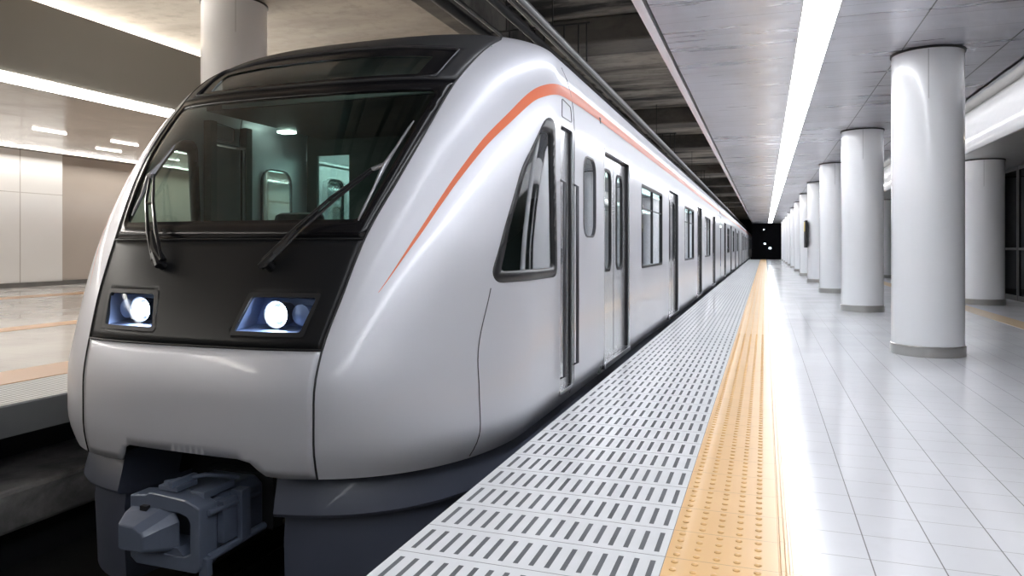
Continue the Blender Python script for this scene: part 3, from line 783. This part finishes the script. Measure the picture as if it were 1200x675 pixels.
obj('coupler_head', MB().loft([[(C_(x), yy, z) for x, z in r] for r, yy in zip(hd, hy)]), 'coupler', cpl, bevel=.010)
obj('guide_eye', MB().box(C_(-.15), C_(-.11), 2.775, 2.81, -.252, -.228), 'gasket', cpl)
obj('latch', MB().box(C_(-.10), C_(.02), 2.84, 2.98, -.165, -.14).box(C_(-.03), C_(.0), 2.83, 3.0, -.15, -.115).tube([(C_(-.12), 2.9, -.15), (C_(.05), 3.0, -.12), (C_(.16), 3.12, -.16)], .012, 8).box(C_(.06), C_(.15), 2.88, 3.1, -.20, -.165), 'coupler', cpl, bevel=.004)
obj('side_link', MB().box(C_(.175), C_(.215), 2.94, 3.04, -.43, -.22).tube([(C_(.2), 2.85, -.25), (C_(.215), 3.2, -.26)], .016, 8).tube([(C_(.2), 2.85, -.47), (C_(.215), 3.25, -.45)], .022, 8).box(C_(.165), C_(.235), 3.05, 3.12, -.45, -.2).box(C_(.17), C_(.22), 2.82, 2.86, -.55, -.46), 'coupler', cpl, bevel=.004)
obj('draft_gear', MB().tube([(C_(0), 3.28, -.36), (C_(0), 3.7, -.36)], .10, 16).box(C_(-.22), C_(.22), 3.32, 3.40, -.50, -.2), 'under', cpl, smooth=True)
obj('lower_step', MB().prism([(C_(x), z) for x, z in [(-.14, -.455), (.10, -.455), (.06, -.42), (-.10, -.42)]], 'y', 2.80, 2.95), 'coupler', cpl)

# --- straight body shared by all cars
def body_profile():
    L = [(Wf(z), z) for z in (-.07, -.03, .01, .05, .10, .2, .5, .82, 1.0, 1.2, 1.5, 1.75, 1.8)]
    for i in range(25):
        f = PI/2*i/24; L.append((W_*math.cos(f)**(2/QQ) if i < 24 else 0., Z0+(ZT-Z0)*(math.sin(f)**(2/PP) if i else 0)))
    return L
def body_shell(y0, y1, doors, wins, parent):
    """side walls with rectangular openings and roof"""
    hol = [(c-.6, c+.6, .04, 1.88) for c in doors]+[(a, b, .82, 1.74) for a, b in wins]
    zs = sorted(set([-.07, -.03, .01, .04, .10, .2, .5, .82, 1.0, 1.2, 1.5, 1.74, 1.8, 1.88]))
    pr = [(Wf(z), z) for z in zs]
    for i in range(1, 25):
        f = PI/2*i/24; x, z = (W_*math.cos(f)**(2/QQ) if i < 24 else 0.), Z0+(ZT-Z0)*math.sin(f)**(2/PP)
        if z > 1.895: pr.append((x, z))
    nn = []
    for i in range(len(pr)):
        a = pr[max(0, i-1)]; b = pr[min(len(pr)-1, i+1)]; d = Vector((b[0]-a[0], b[1]-a[1])).normalized(); nn.append((d.y, -d.x))
    nn[-1] = (0, 1)
    ys = sorted(set([y0, y1]+[v for h in hol for v in h[:2]]))
    mb = MB(); N_ = []
    for m in (1, -1):
        k = len(mb.v)
        for y in ys:
            for (x, z), n in zip(pr, nn): mb.v.append((XC+m*x, y, z)); N_.append((m*n[0], 0, n[1]))
        q = len(pr)
        for i in range(len(ys)-1):
            yc = (ys[i]+ys[i+1])/2
            for jz in range(q-1):
                zc = (pr[jz][1]+pr[jz+1][1])/2
                if any(h[0] < yc < h[1] and h[2] < zc < h[3] for h in hol): continue
                f = (k+i*q+jz, k+(i+1)*q+jz, k+(i+1)*q+jz+1, k+i*q+jz+1); mb.f.append(f if m > 0 else f[::-1])
    obj('body_shell', mb, 'silver', parent, normals=N_)
    mb = MB()
    for m in (1, -1):
        zz = [2.108+(2.212-2.108)*i/4 for i in range(5)]
        mb.loft([[(XC+m*(Wf(z)+.0025), y, z) for z in zz] for y in (y0, y1)], closed=False)
    obj('body_stripe', mb, 'stripe', parent, smooth=True)
def fittings(doors, wins, parent):
    for m in (1, -1):
        def X(d): return XC+m*(W_+d)
        mp = lambda p, d: (X(d), p[0], p[1])
        for c in doors:
            fr = obj('door_frame', MB().box(*sorted((X(-.07), X(.002))), c-.62, c-.595, .03, 1.895).box(*sorted((X(-.07), X(.002))), c+.595, c+.62, .03, 1.895).box(*sorted((X(-.07), X(.002))), c-.62, c+.62, 1.872, 1.895), 'silver_door', parent)
            obj('door_gap', MB().box(*sorted((X(-.075), X(-.012))), c+.578, c+.596, .05, 1.872).box(*sorted((X(-.075), X(-.045))), c-.596, c+.596, 1.852, 1.872).box(*sorted((X(-.074), X(-.0405))), c-.005, c+.005, .05, 1.86), 'gasket', fr)
            for s in (-1, 1):
                a, b = (c-.595, c-.003) if s < 0 else (c+.003, c+.578)
                g0, g1 = (a+.16, b-.12) if s < 0 else (a+.12, b-.14)
                lf = obj('door_leaf', MB().ringplate(rrect(a, b, .05, 1.855, .004, 5), rrect(g0, g1, .83, 1.74, .10, 5), mp, -.042, -.07), 'silver_door', parent)
                obj('door_gasket', MB().ringplate(rrect(g0-.004, g1+.004, .826, 1.744, .103, 5), rrect(g0+.022, g1-.022, .852, 1.718, .085, 5), mp, -.036, -.06), 'gasket', lf)
                obj('pane', MB().plate(rrect(g0+.02, g1-.02, .85, 1.72, .087, 5), mp, -.048, -.054), 'glass', lf)
            obj('door_sill', MB().box(*sorted((X(-.08), X(.012))), c-.61, c+.61, .0, .046), 'chrome', parent, bevel=.004)
        for a, b in wins:
            w_ = obj('side_window', MB().ringplate(rrect(a-.012, b+.012, .808, 1.752, .05, 4), rrect(a+.014, b-.014, .834, 1.726, .04, 4), mp, .003, -.035), 'gasket', parent)
            md = a+(b-a)*.52
            obj('mullion', MB().box(*sorted((X(-.004), X(-.03))), md-.017, md+.017, .84, 1.72).box(*sorted((X(-.010), X(-.03))), a+.03, b-.03, 1.48, 1.492), 'frame_graphite', w_)
            obj('pane', MB().plate(rrect(a+.013, b-.013, .833, 1.727, .042, 4), mp, -.018, -.023), 'glass', w_)
def interior(y0, y1, wins, parent, cab=False):
    obj('saloon_floor', MB().box(XC-1.38, XC+1.38, y0, y1, -.05, .03), 'train_floor', parent)
    obj('saloon_ceiling', MB().box(XC-1.34, XC+1.34, y0, y1, 2.10, 2.14), 'saloon', parent)
    for s in (-1, 1): obj('saloon_lamp', MB().box(XC+s*.62-.07, XC+s*.62+.07, y0+.3, y1-.3, 2.075, 2.10), 'saloon_lamp', parent)
    for m in (1, -1):
        for a, b in wins:
            mb = MB().box(*sorted((XC+m*1.40, XC+m*.93)), a-.3, b+.3, .33, .46).box(*sorted((XC+m*1.41, XC+m*1.33)), a-.3, b+.3, .46, .78)
            obj('bench_seat', mb, 'seat', parent, bevel=.03)
def bogies(ys, parent):
    for yc in ys:
        bg = MB()
        for s in (-1, 1): bg.box(XC+s*.98-.08, XC+s*.98+.08, yc-1.45, yc+1.45, -.72, -.52)
        bg.box(XC-.98, XC+.98, yc-.25, yc+.25, -.72, -.55)
        b_ = obj('bogie', bg, 'under', parent, bevel=.02)
        for dy in (-1.0, 1.0):
            for s in (-1, 1):
                rg = [[(XC+s*xx, yc+dy+rr*math.cos(2*PI*k/28), -.64+rr*math.sin(2*PI*k/28)) for k in range(28)] for xx, rr in ((.64, .40), (.66, .409), (.672, .409), (.78, .409))]
                obj('wheel', MB().loft(rg), 'rail', b_, smooth=True)
D1 = [6.72, 11.15, 15.75, 20.35]; WN1 = [(8.10, 9.82), (12.72, 14.42), (17.2, 18.9)]
body_shell(YJ, LEAD_END, D1, WN1, car); fittings(D1, WN1, car); interior(6.06, LEAD_END-.05, WN1, car); bogies((6.2, 20.6), car)
obj('end_wall', MB().prism([(XC+x, z) for x, z in [(-1.36, -.06), (1.36, -.06), (1.44, .3), (1.44, 1.9), (1.25, 2.45), (-1.25, 2.45), (-1.44, 1.9), (-1.44, .3)]], 'y', LEAD_END-.06, LEAD_END-.02), 'under', car)
# cab: bulkhead with a glazed door, desk, driver's seat, floor and ceiling
bx0, bx1 = XC-1.34, XC-.98
obj('bulkhead', MB().box(XC-1.45, bx0, 6.02, 6.06, -.02, 2.14).box(bx0, bx1, 6.02, 6.06, -.02, .88).box(bx0, bx1, 6.02, 6.06, 1.93, 2.14).box(bx1, XC+1.45, 6.02, 6.06, -.02, 2.14), 'cab', car)
obj('bulkhead_window', MB().box(bx0, bx1, 6.035, 6.042, .88, 1.93), 'glass', car)
obj('cab_floor', MB().box(XC-1.38, XC+1.38, 3.9, 6.05, -.05, .03), 'cab', car)
obj('cab_ceiling', MB().box(XC-1.25, XC+1.25, 4.45, 6.05, 2.08, 2.12), 'desk', car)
obj('cab_lamp', MB().box(XC-1.33, XC-1.2, 5.40, 5.50, 2.06, 2.08), 'saloon_lamp', car)
obj('driver_desk', MB().prism([(3.36, .60), (3.30, 1.06), (3.42, 1.10), (3.62, 1.02), (3.95, .93), (3.95, .86), (3.62, .84), (3.6, .03), (3.45, .03)], 'x', XC-.85, XC+.85), 'desk', car, bevel=.015)
ds = obj('driver_seat', MB().prism([(XC-.95, .48), (XC-.50, .48), (XC-.50, .58), (XC-.95, .58)], 'y', 4.35, 4.85), 'desk', car, bevel=.04)
obj('seat_back', MB().box(XC-.94, XC-.51, 4.82, 4.94, .58, 1.32), 'desk', ds, bevel=.05)
obj('seat_post', MB().tube([(XC-.725, 4.6, .03), (XC-.725, 4.6, .5)], .06, 12), 'darkmetal', ds, smooth=True)
mb = MB()
for m in (1, -1):
    for yy in (4.66, 5.08):
        mb.box(*sorted((XC+m*(W_-.10), XC+m*(W_-.03))), yy-.035, yy+.035, .03, 2.05)
obj('cab_post', mb, 'cab', car)

# --- following cars, all copies of one
L_ = 19.7; T0 = LEAD_END+.3
tc = thing('train_car', 'silver metro car coupled directly behind the leading car', 'train', (XC, T0+.2, -1.05), 'cars of the silver train')
D2 = [T0+1.75+4.75*i for i in range(4)]; D2 = [T0+2.6+4.75*i for i in range(4)]
WN2 = [(D2[i]+1.5, D2[i+1]-1.5) for i in range(3)]
body_shell(T0, T0+L_, D2, WN2, tc); fittings(D2, WN2, tc); interior(T0+.1, T0+L_-.1, WN2, tc); bogies((T0+2.9, T0+L_-2.9), tc)
mb = MB()
for m in (1, -1): mb.box(*sorted((XC+m*1.33, XC+m*1.31)), T0, T0+L_, -.62, -.06)
obj('side_skirt', mb, 'skirt', tc)
for yy in (T0+.01, T0+L_-.05):
    obj('end_wall', MB().prism([(XC+x, z) for x, z in [(-1.36, -.06), (1.36, -.06), (1.44, .3), (1.44, 1.9), (1.25, 2.45), (-1.25, 2.45), (-1.44, 1.9), (-1.44, .3)]], 'y', yy, yy+.04), 'under', tc)
obj('gangway', MB().prism([(XC+x, z) for x, z in rrect(-.6, .6, .0, 2.05, .12, 4)], 'y', T0-.29, T0-.005), 'gasket', tc)
for i, nm in ((1, 'third'), (2, 'fourth')):
    c = copy_tree(tc); c.location = (XC, T0+.2+i*(L_+.3), -1.05); c['label'] = 'silver metro car with sliding doors, %s car counting from the lit headlights' % nm
